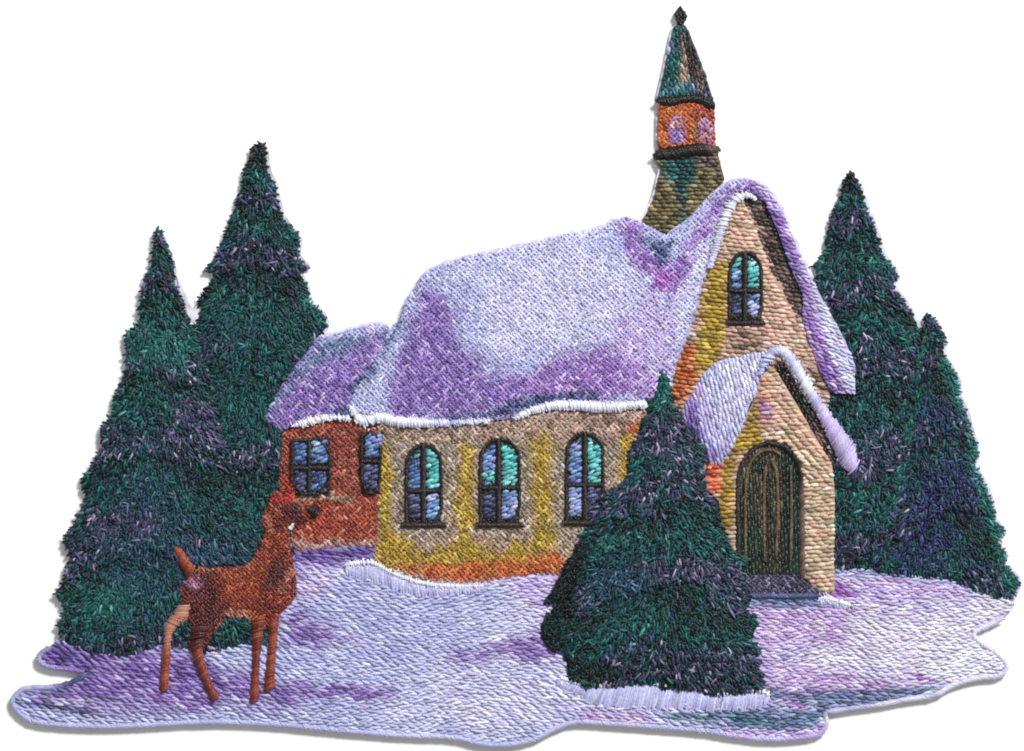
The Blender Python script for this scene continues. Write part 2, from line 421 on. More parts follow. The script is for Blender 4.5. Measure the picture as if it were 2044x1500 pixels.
ground = [(77,1307),(100,1292),(125,1268),(300,1270),(480,1240),(560,1060),(735,1070),(760,1100),(1100,1120),(1430,1110),(1640,1110),(1760,1120),(1900,1140),(1990,1175),(2026,1192),(2025,1212),
          (2003,1234),(1973,1249),(1946,1261),(1943,1272),(1965,1288),(1994,1307),(2013,1329),(2001,1350),(1949,1354),(1898,1369),(1868,1390),(1814,1396),(1754,1408),(1664,1420),
          (1644,1424),(1653,1446),(1640,1465),(1604,1474),(1530,1477),(1470,1470),(1410,1459),(1290,1450),(1200,1444),(1159,1441),(1135,1444),(1105,1456),(1060,1480),
          (1000,1489),(955,1485),(910,1471),(820,1470),(667,1458),(533,1444),(400,1441),(250,1451),(167,1451),(67,1444),(37,1424),(23,1403),(30,1387),(50,1373),
          (110,1373),(150,1361),(174,1343),(143,1337),(100,1333),(77,1323)]
annex_wall = [(562,862),(603,846),(640,834),(693,834),(725,850),(762,860),(762,1080),(745,1092),(700,1092),(590,1102),(575,1060),(565,1000),(553,965),(560,900)]
nave_wall = [(754,846),(800,842),(950,840),(1020,834),(1060,822),(1200,816),(1285,808),(1315,800),(1330,860),(1300,950),(1200,1130),(1127,1148),(1047,1150),(967,1164),(887,1164),(849,1161),
             (807,1150),(753,1129),(743,1115),(753,1067),(757,960)]
annex_roof = [(635,669),(651,672),(680,664),(707,656),(752,645),(776,652),(770,690),(750,728),(726,752),(710,776),(704,830),(693,838),(640,834),(603,850),(560,858),(545,850),(527,832),(549,792),(587,733),(621,693)]
nave_roof = [(851,541),(883,527),(937,511),(1017,495),(1123,469),(1203,455),(1218,440),(1253,434),(1290,450),(1330,470),(1380,430),(1420,385),(1452,364),(1480,357),(1505,360),(1500,384),(1477,386),(1458,405),
             (1440,451),(1424,521),(1405,560),(1394,617),(1380,660),(1359,710),(1346,745),(1330,812),(1285,808),(1200,808),(1150,806),(1100,812),(1050,822),(1020,836),(950,843),(870,847),(800,843),(740,838),(712,830),(696,812),
             (708,780),(725,755),(747,722),(764,690),(775,661),(795,642),(805,618),(820,585)]
gable_wall = [(1478,400),(1492,408),(1512,440),(1530,490),(1545,530),(1575,590),(1592,628),(1612,640),(1620,683),(1641,750),(1658,790),(1650,830),(1610,800),(1565,740),(1450,735),(1385,830),(1355,830),(1335,812),(1345,750),(1352,710),(1373,657),
              (1387,617),(1397,569),(1413,531),(1430,499),(1446,451),(1462,409)]
soffit = [(1480,396),(1500,392),(1528,405),(1551,462),(1576,531),(1600,585),(1612,642),(1588,634),(1568,592),(1539,539),(1525,501),(1507,456),(1491,419)]
eave_r = [(1500,360),(1515,363),(1541,385),(1562,420),(1582,470),(1602,520),(1627,570),(1657,625),(1687,680),(1707,730),(1707,787),(1668,786),(1655,775),(1637,742),(1616,683),(1602,640),(1603,590),(1577,531),(1553,462),(1527,403),(1496,384)]
tower = [(1303,314),(1343,310),(1387,305),(1433,305),(1441,337),(1447,360),(1427,380),(1400,424),(1367,461),(1323,486),(1277,483),(1269,467),(1287,433),(1307,393),(1314,360),(1320,338)]
belfry = [(1315,210),(1350,204),(1395,204),(1426,214),(1428,293),(1383,296),(1333,300),(1314,300)]
spire = [(1346,52),(1368,50),(1376,66),(1391,103),(1408,150),(1421,190),(1426,206),(1395,200),(1365,200),(1340,206),(1312,200),(1323,157),(1333,110),(1341,70)]
finial = [(1358,10),(1366,22),(1373,32),(1368,42),(1364,52),(1354,52),(1350,38),(1346,28)]
porch_roof = [(1430,722),(1483,710),(1537,699),(1530,730),(1517,748),(1512,783),(1497,805),(1482,855),(1452,910),(1433,930),(1413,920),(1390,873),(1358,827),(1373,797),(1390,772),(1407,743)]
porch_wall = [(1540,733),(1552,745),(1592,810),(1634,883),(1661,930),(1666,983),(1665,1184),(1637,1181),(1603,1152),(1600,960),(1595,926),(1582,900),(1561,884),(1535,879),(1509,886),(1489,904),(1475,930),(1469,960),(1469,1155),(1460,1155),(1445,1080),(1435,1000),(1403,972),(1416,925),(1450,908),(1483,848),(1509,787),(1514,757)]
porch_soffit = [(1545,720),(1565,722),(1587,760),(1622,815),(1650,863),(1672,917),(1666,945),(1655,918),(1633,883),(1590,810),(1555,755)]
door = [(1470,1152),(1470,960),(1476,930),(1490,905),(1510,888),(1535,881),(1560,886),(1580,902),(1592,926),(1596,960),(1597,1152)]
step = [(1478,1148),(1600,1148),(1637,1178),(1637,1192),(1482,1194)]
deer_body = [(376,1146),(389,1129),(440,1129),(478,1129),(498,1122),(517,1091),(526,1072),(523,1030),(534,1012),(542,988),(553,978),(566,990),(576,965),(587,962),(589,996),(601,1012),(618,1013),(634,1014),(637,1028),(622,1036),(603,1042),(590,1050),
             (578,1062),(581,1104),(591,1155),(591,1187),(579,1206),(558,1226),(554,1256),(536,1258),(532,1250),(502,1250),(500,1236),(450,1233),(424,1272),(408,1292),(380,1290),(376,1280),(384,1254),(363,1206),(357,1174),(363,1161)]

ORDER = [('ground',ground),('treeB',treeB),('treeC',treeC),('treeA',treeA),('treeD',treeD),('annex_wall',annex_wall),('nave_wall',nave_wall),('tower',tower),('annex_roof',annex_roof),('nave_roof',nave_roof),
         ('belfry',belfry),('spire',spire),('finial',finial),('gable_wall',gable_wall),('soffit',soffit),('eave_r',eave_r),('porch_wall',porch_wall),('porch_soffit',porch_soffit),('porch_roof',porch_roof),('door',door),('step',step),('treeE',treeE),('deer',deer_body)]
idm = np.zeros((H, W), np.int16); PID = {}
for k, (nm, pl) in enumerate(ORDER, 1):
    PID[nm] = k
    idm[mask_of(pl)] = k
wall_ids = np.isin(idm, [PID['annex_wall'], PID['nave_wall'], PID['gable_wall']])
for x0, x1, y0, y1 in ((813,879,905,1048),(822,870,890,1048),(961,1035,896,1048),(972,1024,880,1048),(1133,1202,884,1044),(1144,1190,868,1044),(1458,1518,523,645),(1468,1508,507,645),(585,656,880,986),(724,757,870,984)):
    z = np.zeros_like(wall_ids); z[y0:y1, x0:x1] = True
    idm[z & wall_ids] = 99
def vis(nm): return idm == PID[nm]

# ------------------------------------------------------------------ setting
def simple_mat(name, col, rough=.6):
    m = bpy.data.materials.new(name); m.use_nodes = True
    nt = m.node_tree; b = nt.nodes['Principled BSDF']
    n = nt.nodes.new('ShaderNodeTexNoise'); n.inputs['Scale'].default_value = 900; n.inputs['Detail'].default_value = 4
    r = nt.nodes.new('ShaderNodeValToRGB')
    r.color_ramp.elements[0].color = tuple(np.asarray(col) * .985) + (1,); r.color_ramp.elements[1].color = tuple(col) + (1,)
    nt.links.new(n.outputs['Fac'], r.inputs[0]); nt.links.new(r.outputs[0], b.inputs['Base Color'])
    b.inputs['Roughness'].default_value = rough; b.inputs['Specular IOR Level'].default_value = .2
    return m
me = bpy.data.meshes.new('white_surface')
me.from_pydata([(-1.5, -1.5, 0), (1.5, -1.5, 0), (1.5, 1.5, 0), (-1.5, 1.5, 0)], [], [(0, 1, 2, 3)])
me.materials.append(simple_mat('matt_white_card', (.9, .9, .9)))
surf = bpy.data.objects.new('white_surface', me); scene.collection.objects.link(surf)
surf['kind'] = 'structure'

patch = bpy.data.objects.new('embroidered_patch', None); scene.collection.objects.link(patch)
patch.empty_display_size = .02
patch['label'] = 'embroidered cut-out patch of a snowy chapel, pine trees and a deer on plain white surface'
patch['category'] = 'patch'

# backing cloth
bk = Part('backing_fabric', SATIN)
notch = [(347,540),(388,668),(412,600),(420,570),(405,585),(392,610),(384,622),(366,580)]
slabs = [(ground,2,0,0),(treeA,4,2,0),(treeB,6,4,1),(treeC,5,6,1),(treeD,5,5,1),(annex_roof,4,0,-2),(nave_roof,4,0,-1),(eave_r,4,3,0),(tower,3,-2,0),(belfry,3,-2,0),(spire,3,-1,0),(finial,1,-1,0),(notch,1,0,0),
         ([(1303,318),(1330,318),(1330,350),(1316,345)],1,0,0),(nave_wall,-4,0,0),(gable_wall,-4,0,0),(porch_wall,-6,0,0),(annex_wall,-6,0,0)]
for i, (pl, d, sx, sy) in enumerate(slabs):
    q = smooth(offset(pl, d)) + A((sx, sy)); z = 8.0 + i * .09
    bk.base(q, lambda x, y, z=z: np.full(len(x), z), .4, Paint('backing'), grid=40, dim=1)
bk.build(patch, 'pale lilac backing cloth showing as a thin rim')

# ------------------------------------------------------------------ snow
LN = lambda w, *p: (w, A(p))
snow_p = Paint('snow',
  ('snowL','poly',[(1000,1150),(1500,1150),(2040,1190),(2030,1360),(1600,1430),(1150,1430),(1050,1480),(800,1470),(760,1400),(950,1300)],45),
  ('lilac','poly',[(1480,1190),(1760,1140),(1900,1160),(1990,1200),(1800,1240),(1740,1330),(1600,1400),(1500,1400)],30),
  ('lilac','poly',[(990,1150),(1150,1140),(1110,1200),(1090,1260),(1040,1200)],18),
  ('pinkl','poly',[(1500,1195),(1760,1210),(1830,1235),(1700,1300),(1560,1290),(1500,1250)],25),
  ('pinkl','line',LN(26,(1640,1165),(1780,1165),(1900,1180)),12),
  ('frost','poly',[(1740,1225),(2040,1190),(2030,1360),(1850,1372),(1580,1335),(1680,1280)],32),
  ('white','ellipse',(1940,1320,60,34),25),
  ('pinkl','poly',[(1530,1320),(1700,1350),(1840,1360),(1700,1400),(1540,1400)],18),
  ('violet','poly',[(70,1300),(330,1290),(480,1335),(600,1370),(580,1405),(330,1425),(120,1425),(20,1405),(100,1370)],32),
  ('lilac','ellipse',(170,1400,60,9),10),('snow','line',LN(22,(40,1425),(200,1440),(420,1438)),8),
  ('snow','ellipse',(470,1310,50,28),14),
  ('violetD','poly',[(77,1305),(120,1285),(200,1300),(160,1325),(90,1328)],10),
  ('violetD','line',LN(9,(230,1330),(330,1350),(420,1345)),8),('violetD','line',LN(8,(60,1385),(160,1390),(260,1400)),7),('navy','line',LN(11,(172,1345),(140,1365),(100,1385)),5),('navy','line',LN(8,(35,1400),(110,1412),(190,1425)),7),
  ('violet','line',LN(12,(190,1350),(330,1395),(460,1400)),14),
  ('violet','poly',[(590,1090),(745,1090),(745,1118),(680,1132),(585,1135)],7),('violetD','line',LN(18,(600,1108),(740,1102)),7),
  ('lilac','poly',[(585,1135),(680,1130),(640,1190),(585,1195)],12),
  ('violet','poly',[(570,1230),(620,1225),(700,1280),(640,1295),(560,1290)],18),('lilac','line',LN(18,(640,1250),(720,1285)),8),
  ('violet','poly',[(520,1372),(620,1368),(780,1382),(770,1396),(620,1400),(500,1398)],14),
  ('violet','poly',[(900,1310),(960,1302),(1060,1270),(1110,1285),(1150,1310),(1080,1322),(960,1318)],18),
  ('pinkl','poly',[(1130,1410),(1300,1425),(1320,1445),(1140,1438)],9),
  ('slate','poly',[(1300,1425),(1480,1415),(1640,1410),(1655,1450),(1600,1470),(1440,1450)],12),
  ('teal','line',LN(6,(1340,1432),(1420,1430),(1540,1445),(1620,1432)),9),
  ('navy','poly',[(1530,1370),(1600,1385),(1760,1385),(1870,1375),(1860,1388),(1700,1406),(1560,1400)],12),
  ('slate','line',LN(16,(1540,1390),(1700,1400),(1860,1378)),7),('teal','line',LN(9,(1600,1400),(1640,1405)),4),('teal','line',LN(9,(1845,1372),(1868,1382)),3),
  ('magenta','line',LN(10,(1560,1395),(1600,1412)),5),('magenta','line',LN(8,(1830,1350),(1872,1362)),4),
  ('magenta','poly',[(1664,1160),(1664,1194),(1712,1194)],5),
  ('slate','poly',[(1480,1188),(1640,1192),(1640,1212),(1490,1212)],6),('slate','line',LN(12,(1670,1136),(1860,1150)),6),
  ('lilac','line',LN(20,(1640,1450),(1620,1468),(1450,1465)),5),
  ('white','line',LN(8,(1640,1440),(1800,1402),(1950,1358)),4), jit=.6)
gp = Part('snow_ground')
gh = dome(ground, 11, 4)
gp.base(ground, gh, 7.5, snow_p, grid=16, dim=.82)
m = vis('ground')
gm = m & (np.arange(W)[None] < 99999)
bend = lambda x, y: .10 * np.sin(x / 170.) + (noise(x, y, 120, 2) - .5) * .35 + np.where((x < 830), .12, 0)
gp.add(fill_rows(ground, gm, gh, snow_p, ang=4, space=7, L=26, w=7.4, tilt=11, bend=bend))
# satin outer rim of the snow
rim = smooth(A(ground[16:] + ground[:2]), False, 1)
gp.add(cord(rim, 11, 13, snow_p, arch=2.5, slant=.8, space=4))
gobj = gp.build(patch)
# snow banks
def bank(top, bot, ridge, z=16):
    b = Part('snow_bank', SATIN)
    pal = Paint('snowL', ('snow','line',(200,A(bot)),1))
    ring = list(map(tuple, smooth(top, False, 2))) + list(map(tuple, smooth(bot, False, 2)))[::-1]
    b.base(ring, lambda x, y: np.full(len(x), z - 2.), 10, Paint('snow'), grid=16)
    b.add(satin(top, bot, z, Paint('lilacsat'), space=1.6, w=6, arch=3, wob=1.2, ragged=6))
    r = smooth(top, False, 2)
    b.add(cord(resample(r, 5), ridge, z + 3, 'white', space=2.2, w=4.4, slant=.15, wob=4))
    b.add(fuzz(resample(r, 5), ridge, z + 6, 'white'))
    return b.build(gobj)
PAL['lilacsat'] = [((188,188,236),3),((200,202,242),2),((176,174,228),2)]
bank([(1120,1354),(1170,1368),(1230,1366),(1275,1355),(1305,1361),(1329,1370),(1386,1370),(1425,1383),(1455,1384),(1480,1376),(1520,1378),(1535,1388)],
     [(1108,1366),(1150,1388),(1200,1412),(1275,1414),(1350,1416),(1400,1416),(1440,1416),(1480,1416),(1510,1414),(1532,1404)], 8)
bank([(690,1128),(742,1120),(770,1138),(806,1154),(850,1167),(890,1171),(965,1170)], [(690,1150),(742,1158),(770,1170),(806,1182),(850,1190),(890,1190),(965,1180)], 8)
bank([(1634,1193),(1660,1196),(1680,1203),(1702,1210)], [(1636,1202),(1655,1209),(1680,1213),(1702,1214)], 6)

# ------------------------------------------------------------------ trees
def tier(x, y, top, period, seed, cx, sag=.10):
    yy = y - top
    ph = (np.sqrt(np.maximum(yy, 0) * 700.) * .6 + yy * .25 + 46 * noise(x, y, 75, seed) - sag * np.abs(x - cx)) / period
    return ph - np.floor(ph)
def needle_paint(top, period, extra=(), seed=1, sag=.10, cx=0):
    def f(x, y):
        n = len(x)
        ph = tier(x, y, top, period, seed, cx)
        r = RNG.random(n)
        c = sample('green', n)
        for pal, lo, hi, pr in (('dark',0,.22,.42),('greenB',.3,.62,.32),('bluegr',.5,.75,.3),('mauve',.64,1.0,.66)):
            s = (ph > lo) & (ph < hi) & (r < pr)
            if s.any(): c[s] = sample(pal, int(s.sum()))
        r2 = RNG.random(n); s = r2 < .16
        c[s] = sample('dark', int(s.sum()))
        s = (r2 > .987)
        if s.any(): c[s] = sample('step', int(s.sum()))
        return c
    return Paint(f, *extra)

def tree(poly, key, z, puff, top, axis, period, label, extra=(), seed=1, over=6, strokes=()):
    p = Part('pine_tree', NEEDLE); pn = needle_paint(top, period, extra, seed, cx=axis[1][0])
    ring = A(poly)
    h = dome(ring, z, puff, 30)
    p.base(ring, h, 8.5, Paint('green'), grid=15, dim=.8)
    hn = lambda x, y: h(x, y) + 4 * tier(x, y, top, period, seed, axis[1][0]) ** 1.5 - 1
    p.add(fill_needles(ring, vis(key), hn, pn, axis, over=over))
    # needles that stick out past the outline
    e = resample(ring, 6.5, True); mm = vis(key)
    o = offset(e, 1) - e
    c = e - o * 5
    ok = look(mm, c[:, 0], c[:, 1]) & ~look(np.isin(idm, [PID[k] for k in ('deer','treeE','eave_r','porch_wall','annex_roof','annex_wall') if k != key]), (e + o * 6)[:, 0], (e + o * 6)[:, 1])
    e, o = e[ok], o[ok]
    n = len(e); d = o / (np.hypot(*o.T)[:, None] + 1e-9) + A((0, .55)) + RNG.normal(0, .25, (n, 2)); d /= np.hypot(*d.T)[:, None]
    b = e - d * RNG.uniform(8, 14, n)[:, None]; t = e + d * RNG.uniform(0, 11, n)[:, None]
    p.add(pack(b[:, 0], b[:, 1], t[:, 0], t[:, 1], RNG.uniform(4, 6.5, n), z + 2, z - 1, 2.5, pn(b[:, 0], b[:, 1])))
    for pal_, lst in strokes:
        q = A(lst); p.add(pack(q[:, 0], q[:, 1], q[:, 2], q[:, 3], 6, z + 4, z + 2, 3, Paint(pal_)(q[:, 0], q[:, 1])))
    return p.build(patch, label)

tree(treeB,'treeB',11,7,285,((517,285),(510,1050)),118,'tallest pine, second from the left, rising behind the annex roof', seed=2,
     extra=(('dark','ellipse',(517,300,18,26),12),('green','poly',[(440,650),(640,640),(560,860),(430,850)],30),))
tree(treeC,'treeC',11,7,343,((1697,343),(1740,1120)),112,'tall pine on the right rising behind the gable', seed=3,
     extra=(('dark','ellipse',(1697,356,16,22),10),('mauve','poly',[(1700,900),(1790,930),(1760,960),(1690,950)],14)))
tree(treeA,'treeA',14,8,456,((315,456),(310,1290)),120,'broad pine at the left edge, behind the deer', seed=4,
     extra=(('bluegr','ellipse',(290,1080,70,130),40),('bluegr','line',(40,A([(390,1100),(500,1105)])),14),('greenB','ellipse',(200,1200,50,24),20),('mauve','poly',[(170,1010),(300,1040),(280,1080),(190,1060)],20),
            ('mauve','poly',[(360,800),(440,830),(430,880),(350,860)],20),('greenB','ellipse',(320,700,60,30),30)))
tree(treeD,'treeD',14,8,626,((1851,626),(1880,1180)),112,'small blue-green pine at the far right edge', seed=6,
     extra=(('indigo','ellipse',(1870,830,40,40),22),('indigo','ellipse',(1880,1000,80,90),40),('indigo','ellipse',(1850,1110,90,30),25),
            ('dark','poly',[(1860,690),(1880,680),(1895,800),(1860,800)],14),('dark','poly',[(1900,1020),(1990,1080),(2000,1130),(1940,1110)],20),
            ('greenB','line',(16,A([(1838,690),(1822,790),(1806,880),(1790,960),(1762,1040),(1745,1100)])),10),('greenB','line',(22,A([(1885,720),(1930,850),(1950,930),(1990,1060),(2020,1170)])),12)))
tree(treeE,'treeE',20,9,742,((1322,742),(1315,1380)),116,'pine in the foreground in front of the porch, standing on a snow bank', seed=5,
     extra=(('greenB','line',(22,A([(1322,750),(1322,800)])),8),('mauve','ellipse',(1330,880,60,30),25),('bluegr','poly',[(1190,1130),(1330,1120),(1290,1200),(1180,1200)],24),
            ('mauve','poly',[(1270,1120),(1470,1130),(1460,1160),(1300,1160)],16),('dark','poly',[(1122,1146),(1160,1080),(1180,1090),(1120,1300),(1085,1280),(1085,1200)],10),
            ('dark','poly',[(1140,1320),(1260,1330),(1330,1330),(1200,1362),(1140,1352)],14)), strokes=[('dark', [(1172,1092,1140,1130),(1150,1120,1118,1152),(1140,1140,1104,1182),(1128,1165,1090,1204),(1140,1160,1100,1198),(1136,1185,1108,1216),(1120,1215,1096,1236),(1110,1235,1088,1262),(1112,1260,1090,1284),(1160,1075,1146,1108)])])

# ------------------------------------------------------------------ chapel
ch = Part('chapel', SATIN)
for i, pl in enumerate(([(575,875),(740,850),(1280,830),(1300,900),(1130,1130),(900,1150),(760,1110),(745,1080),(600,1085)],
           [(580,830),(650,700),(740,670),(770,700),(812,640),(860,560),(1200,470),(1290,470),(1480,380),(1540,420),(1690,740),(1640,770),(1660,930),(1655,1140),(1450,1130),(1360,820),(1000,825),(720,825)])):
    ch.base(pl, lambda x, y, i=i: np.full(len(x), 10.2 + i * .2), 9.6, Paint('tanG'), grid=40, dim=.7)
chapel = ch.build(patch, 'snow covered stone chapel with a pointed steeple and gabled porch')

def area(name, poly, key, z, puff, paint, style, label=None, build=True, zbot=9, **kw):
    p = Part(name); h = dome(A(poly), z, puff)
    p.base(poly, h, zbot, paint, grid=14)
    p.add({'weave': fill_weave, 'rows': fill_rows}[style](poly, vis(key) if isinstance(key, str) else key, h, paint, **kw))
    return p.build(chapel, label) if build else p

red_p = Paint('red', ('redO','poly',[(560,985),(750,1000),(750,1080),(600,1095)],16), ('tan','line',(14,A([(590,1090),(740,1085)])),8), ('redO','line',(14,A([(570,866),(650,850),(700,850)])),8),
              ('tan','line',(10,A([(600,996),(660,992),(700,1000)])),4), ('redO','line',(16,A([(572,880),(572,980)])),7))
area('annex_wall', annex_wall, 'annex_wall', 12, 3, red_p, 'weave', 'rust red side wall of the chapel', pitch=9.5, L=21, w=7.5)
nave_p = Paint('tan',
   ('tanG','poly',[(765,880),(910,880),(900,1060),(850,1090),(780,1070)],14), ('tanG','poly',[(925,880),(1070,880),(1060,1060),(960,1080)],14),('tanG','poly',[(1095,880),(1240,880),(1220,1060),(1110,1100)],14),
   ('yellow','line',(28,A([(766,900),(770,960),(768,1040),(780,1110)])),8), ('yellow','line',(36,A([(935,905),(930,980),(925,1060),(930,1110)])),9),('yellow','line',(40,A([(1085,890),(1080,960),(1085,1060),(1080,1110)])),10),
   ('yellow','poly',[(750,1060),(800,1070),(860,1100),(930,1070),(1000,1100),(1080,1070),(1100,1120),(960,1150),(850,1140),(750,1130)],12),
   ('orange','poly',[(800,1130),(900,1130),(960,1118),(1040,1120),(1060,1102),(1100,1102),(1140,1130),(1120,1150),(950,1166),(850,1162)],8),
   ('orange','poly',[(1255,850),(1300,830),(1290,900),(1260,910)],10), ('yellow','line',(24,A([(1250,880),(1245,950)])),7))
area('nave_wall', nave_wall, 'nave_wall', 13, 4, nave_p, 'weave', pitch=9.5, L=21, w=7.5)
roofA_p = Paint('violet', ('slate','poly',[(635,672),(720,655),(770,655),(700,700),(600,760),(545,830),(525,835),(550,790)],14), ('snow','line',(18,A([(640,672),(700,662),(770,650)])),9),
                ('navy','line',(13,A([(745,732),(722,752),(700,780)])),5), ('navy','line',(14,A([(665,824),(700,820)])),6), ('lilac','line',(14,A([(740,660),(756,690),(745,720)])),8))
area('annex_roof', annex_roof, 'annex_roof', 15, 5, roofA_p, 'weave', 'purple and lilac snowy roof of the side annex', pitch=9, L=22, w=7)
roof_p = Paint('snow', ('snowL','poly',[(930,540),(1200,480),(1290,560),(1260,660),(1100,710),(980,690)],40),
   ('violet','poly',[(830,590),(860,575),(905,610),(915,700),(985,740),(1040,745),(1100,730),(1260,700),(1330,690),(1320,800),(1150,800),(1040,822),(860,845),(775,838),(770,740),(800,660)],24),
   ('purple','poly',[(1060,745),(1220,705),(1330,690),(1335,800),(1160,795),(1080,790)],30),
   ('lilac','poly',[(1230,640),(1390,560),(1350,740),(1300,760),(1240,700)],30),
   ('snow','poly',[(795,640),(820,600),(800,690),(770,760),(775,835),(700,815),(740,735)],12),('slate','line',(14,A([(800,640),(768,700),(720,770)])),10),
   ('navy','line',(13,A([(790,838),(880,842),(960,830),(1020,815)])),7), ('navy','line',(14,A([(1020,818),(1080,797),(1190,790)])),7),
   ('purple','poly',[(1215,440),(1270,435),(1290,490),(1340,540),(1400,440),(1440,375),(1500,355),(1505,380),(1455,400),(1420,500),(1370,560),(1340,590),(1300,560),(1250,500)],12),
   ('magenta','ellipse',(1318,570,16,16),14), ('navy','poly',[(1285,482),(1345,482),(1325,530),(1310,520)],7), ('slate','line',(10,A([(1280,484),(1340,486)])),5),
   ('snowL','poly',[(1400,480),(1440,440),(1425,520),(1395,570),(1380,640),(1350,700),(1345,640)],14), ('snowL','line',(16,A([(900,525),(1120,478),(1210,455)])),12), jit=.7)
area('nave_roof', nave_roof, 'nave_roof', 17, 6, roof_p, 'weave', 'broad snow covered main roof in pale blue and purple', pitch=9, L=22, w=7)

# steeple
tow_p = Paint('olive', ('tealD','poly',[(1320,318),(1390,308),(1392,350),(1370,380),(1368,460),(1358,460),(1352,390),(1330,345)],5), ('brown','poly',[(1390,308),(1433,306),(1438,340),(1400,340)],8),
              ('dkbrown','line',(10,A([(1275,478),(1320,482),(1366,458)])),5))
area('tower', tower, 'tower', 13, 4, tow_p, 'rows', 'olive brown tower of the steeple', ang=0, space=9.5, L=19, w=9, tilt=4)
bel_p = Paint('orange', ('redO','poly',[(1384,205),(1426,214),(1428,293),(1386,296)],4), ('rose','poly',[(1332,285),(1332,248),(1340,234),(1350,229),(1361,234),(1369,248),(1370,285)],3), ('violet','poly',[(1338,283),(1338,262),(1362,262),(1362,283)],5), ('rose','poly',[(1393,288),(1393,246),(1402,232),(1412,232),(1420,246),(1421,288)],4), ('olive','line',(5,A([(1386,215),(1386,290)])),3))
area('belfry', belfry, 'belfry', 14, 4, bel_p, 'weave', 'orange and rose belfry of the steeple', pitch=9, L=18, w=7.5)
sp_p = Paint('tealD', ('tan','poly',[(1357,70),(1366,70),(1374,165),(1358,168)],4),('olive','line',(8,A([(1385,120),(1405,185)])),4), ('dkbrown','poly',[(1362,50),(1376,66),(1424,200),(1395,195),(1375,140),(1368,100)],4), ('brown','poly',[(1385,130),(1400,130),(1415,185),(1390,180)],6),
             ('slate','line',(9,A([(1343,70),(1336,105)])),3), ('teal','line',(18,A([(1318,186),(1375,176)])),5), ('lilac','line',(7,A([(1385,172),(1412,192)])),3))
s = area('spire', spire, 'spire', 14, 4, sp_p, 'rows', 'pointed teal and brown spire', build=False, ang=80, space=8, L=18, w=7.2, tilt=16)
s.base(finial, dome(A(finial), 14, 3), 9, Paint('dkbrown'), grid=9)
s.add(fill_weave(finial, vis('finial'), dome(A(finial), 14, 3), Paint('dkbrown'), pitch=8, L=15, w=7))
s.build(chapel, 'pointed teal and brown spire with a dark finial')
for pth, wd in (([(1308,202),(1340,204),(1366,197),(1393,197),(1414,206),(1427,213)], [7,23,22,18,17,22,25,12]), ([(1303,311),(1340,306),(1384,298),(1420,299),(1437,297)], [7,25,29,26,25,28,24,10])):
    c = Part('cornice'); c.add(cord(resample(smooth(pth, False, 1), 4), np.interp(np.linspace(0, 1, len(resample(smooth(pth, False, 1), 4))), np.linspace(0, 1, len(wd)), wd), 17, Paint('dkbrown', ('brown','ellipse',(1430,300,14,10),6)), slant=.5, wob=2, w=4))
    c.build(chapel)

# gable
gab_p = Paint('gable', ('tan','poly',[(1340,740),(1400,560),(1440,500),(1430,560),(1400,650),(1370,760)],8), ('yellow','poly',[(1424,528),(1455,520),(1450,600),(1450,660),(1440,730),(1400,745),(1380,740),(1395,660),(1405,600)],6),
              ('orange','poly',[(1358,690),(1388,690),(1392,745),(1372,790),(1335,830),(1340,770)],6), ('tan','poly',[(1455,650),(1530,650),(1540,700),(1450,712)],14), ('cream','poly',[(1440,480),(1520,480),(1530,510),(1440,510)],10),
              ('tan','poly',[(1600,700),(1660,780),(1655,830),(1600,770)],12), ('brown','line',(8,A([(1400,560),(1370,660)])),4))
area('gable_wall', gable_wall, 'gable_wall', 14, 4, gab_p, 'rows', 'tan and mustard front gable wall', ang=6, space=9.5, L=21, w=9.2, tilt=7)
area('gable_soffit', soffit, 'soffit', 13, 2, Paint('brown', ('dkbrown','line',(10,A(soffit[2:7])),4)), 'rows', 'dark brown soffit under the gable eave', ang=10, space=9.5, L=19, w=8.5, tilt=12)
ev_p = Paint('purple', ('lilac','line',(16,A([(1515,363),(1562,420),(1602,520),(1640,600)])),7), ('snowL','poly',[(1610,540),(1660,628),(1710,730),(1710,790),(1686,785),(1668,735),(1640,660),(1620,600)],6), ('violet','line',(14,A([(1535,420),(1560,480),(1582,535),(1606,600),(1612,660)])),6))
area('gable_eave', eave_r, 'eave_r', 19, 5, ev_p, 'rows', 'purple and white snowy eave sloping down the right of the gable', ang=22, space=8.5, L=20, w=7, tilt=14)

# porch
pw_p = Paint('cream', ('gable','poly',[(1520,740),(1560,750),(1660,920),(1600,900),(1520,850)],14), ('peach','line',(16,A([(1522,750),(1530,790),(1560,830)])),9), ('peach','line',(10,A([(1600,840),(1650,920)])),6),
             ('yellow','poly',[(1504,788),(1518,800),(1518,878),(1480,910),(1468,940),(1470,1060),(1440,1060),(1436,990),(1450,910),(1485,850)],5),
             ('coral','poly',[(1417,925),(1440,930),(1436,992),(1403,972)],5), ('rose','poly',[(1512,800),(1535,800),(1535,845),(1518,845)],8), ('tan','line',(9,A([(1468,900),(1463,1080)])),4))
def pbend(x, y): return np.where((y < 960) & (x > 1560), .35, 0)
area('porch_wall', porch_wall, 'porch_wall', 18, 4, pw_p, 'rows', 'cream porch front with a mustard left edge', ang=-4, space=9.8, L=22, w=9.6, tilt=8, bend=pbend)
area('porch_soffit', porch_soffit, 'porch_soffit', 14, 2, Paint('dkbrown', ('brown','poly',[(1620,815),(1650,863),(1672,917),(1660,940),(1610,840)],8)), 'rows', 'dark brown soffit under the porch eave', ang=60, space=8.5, L=18, w=8, tilt=10)
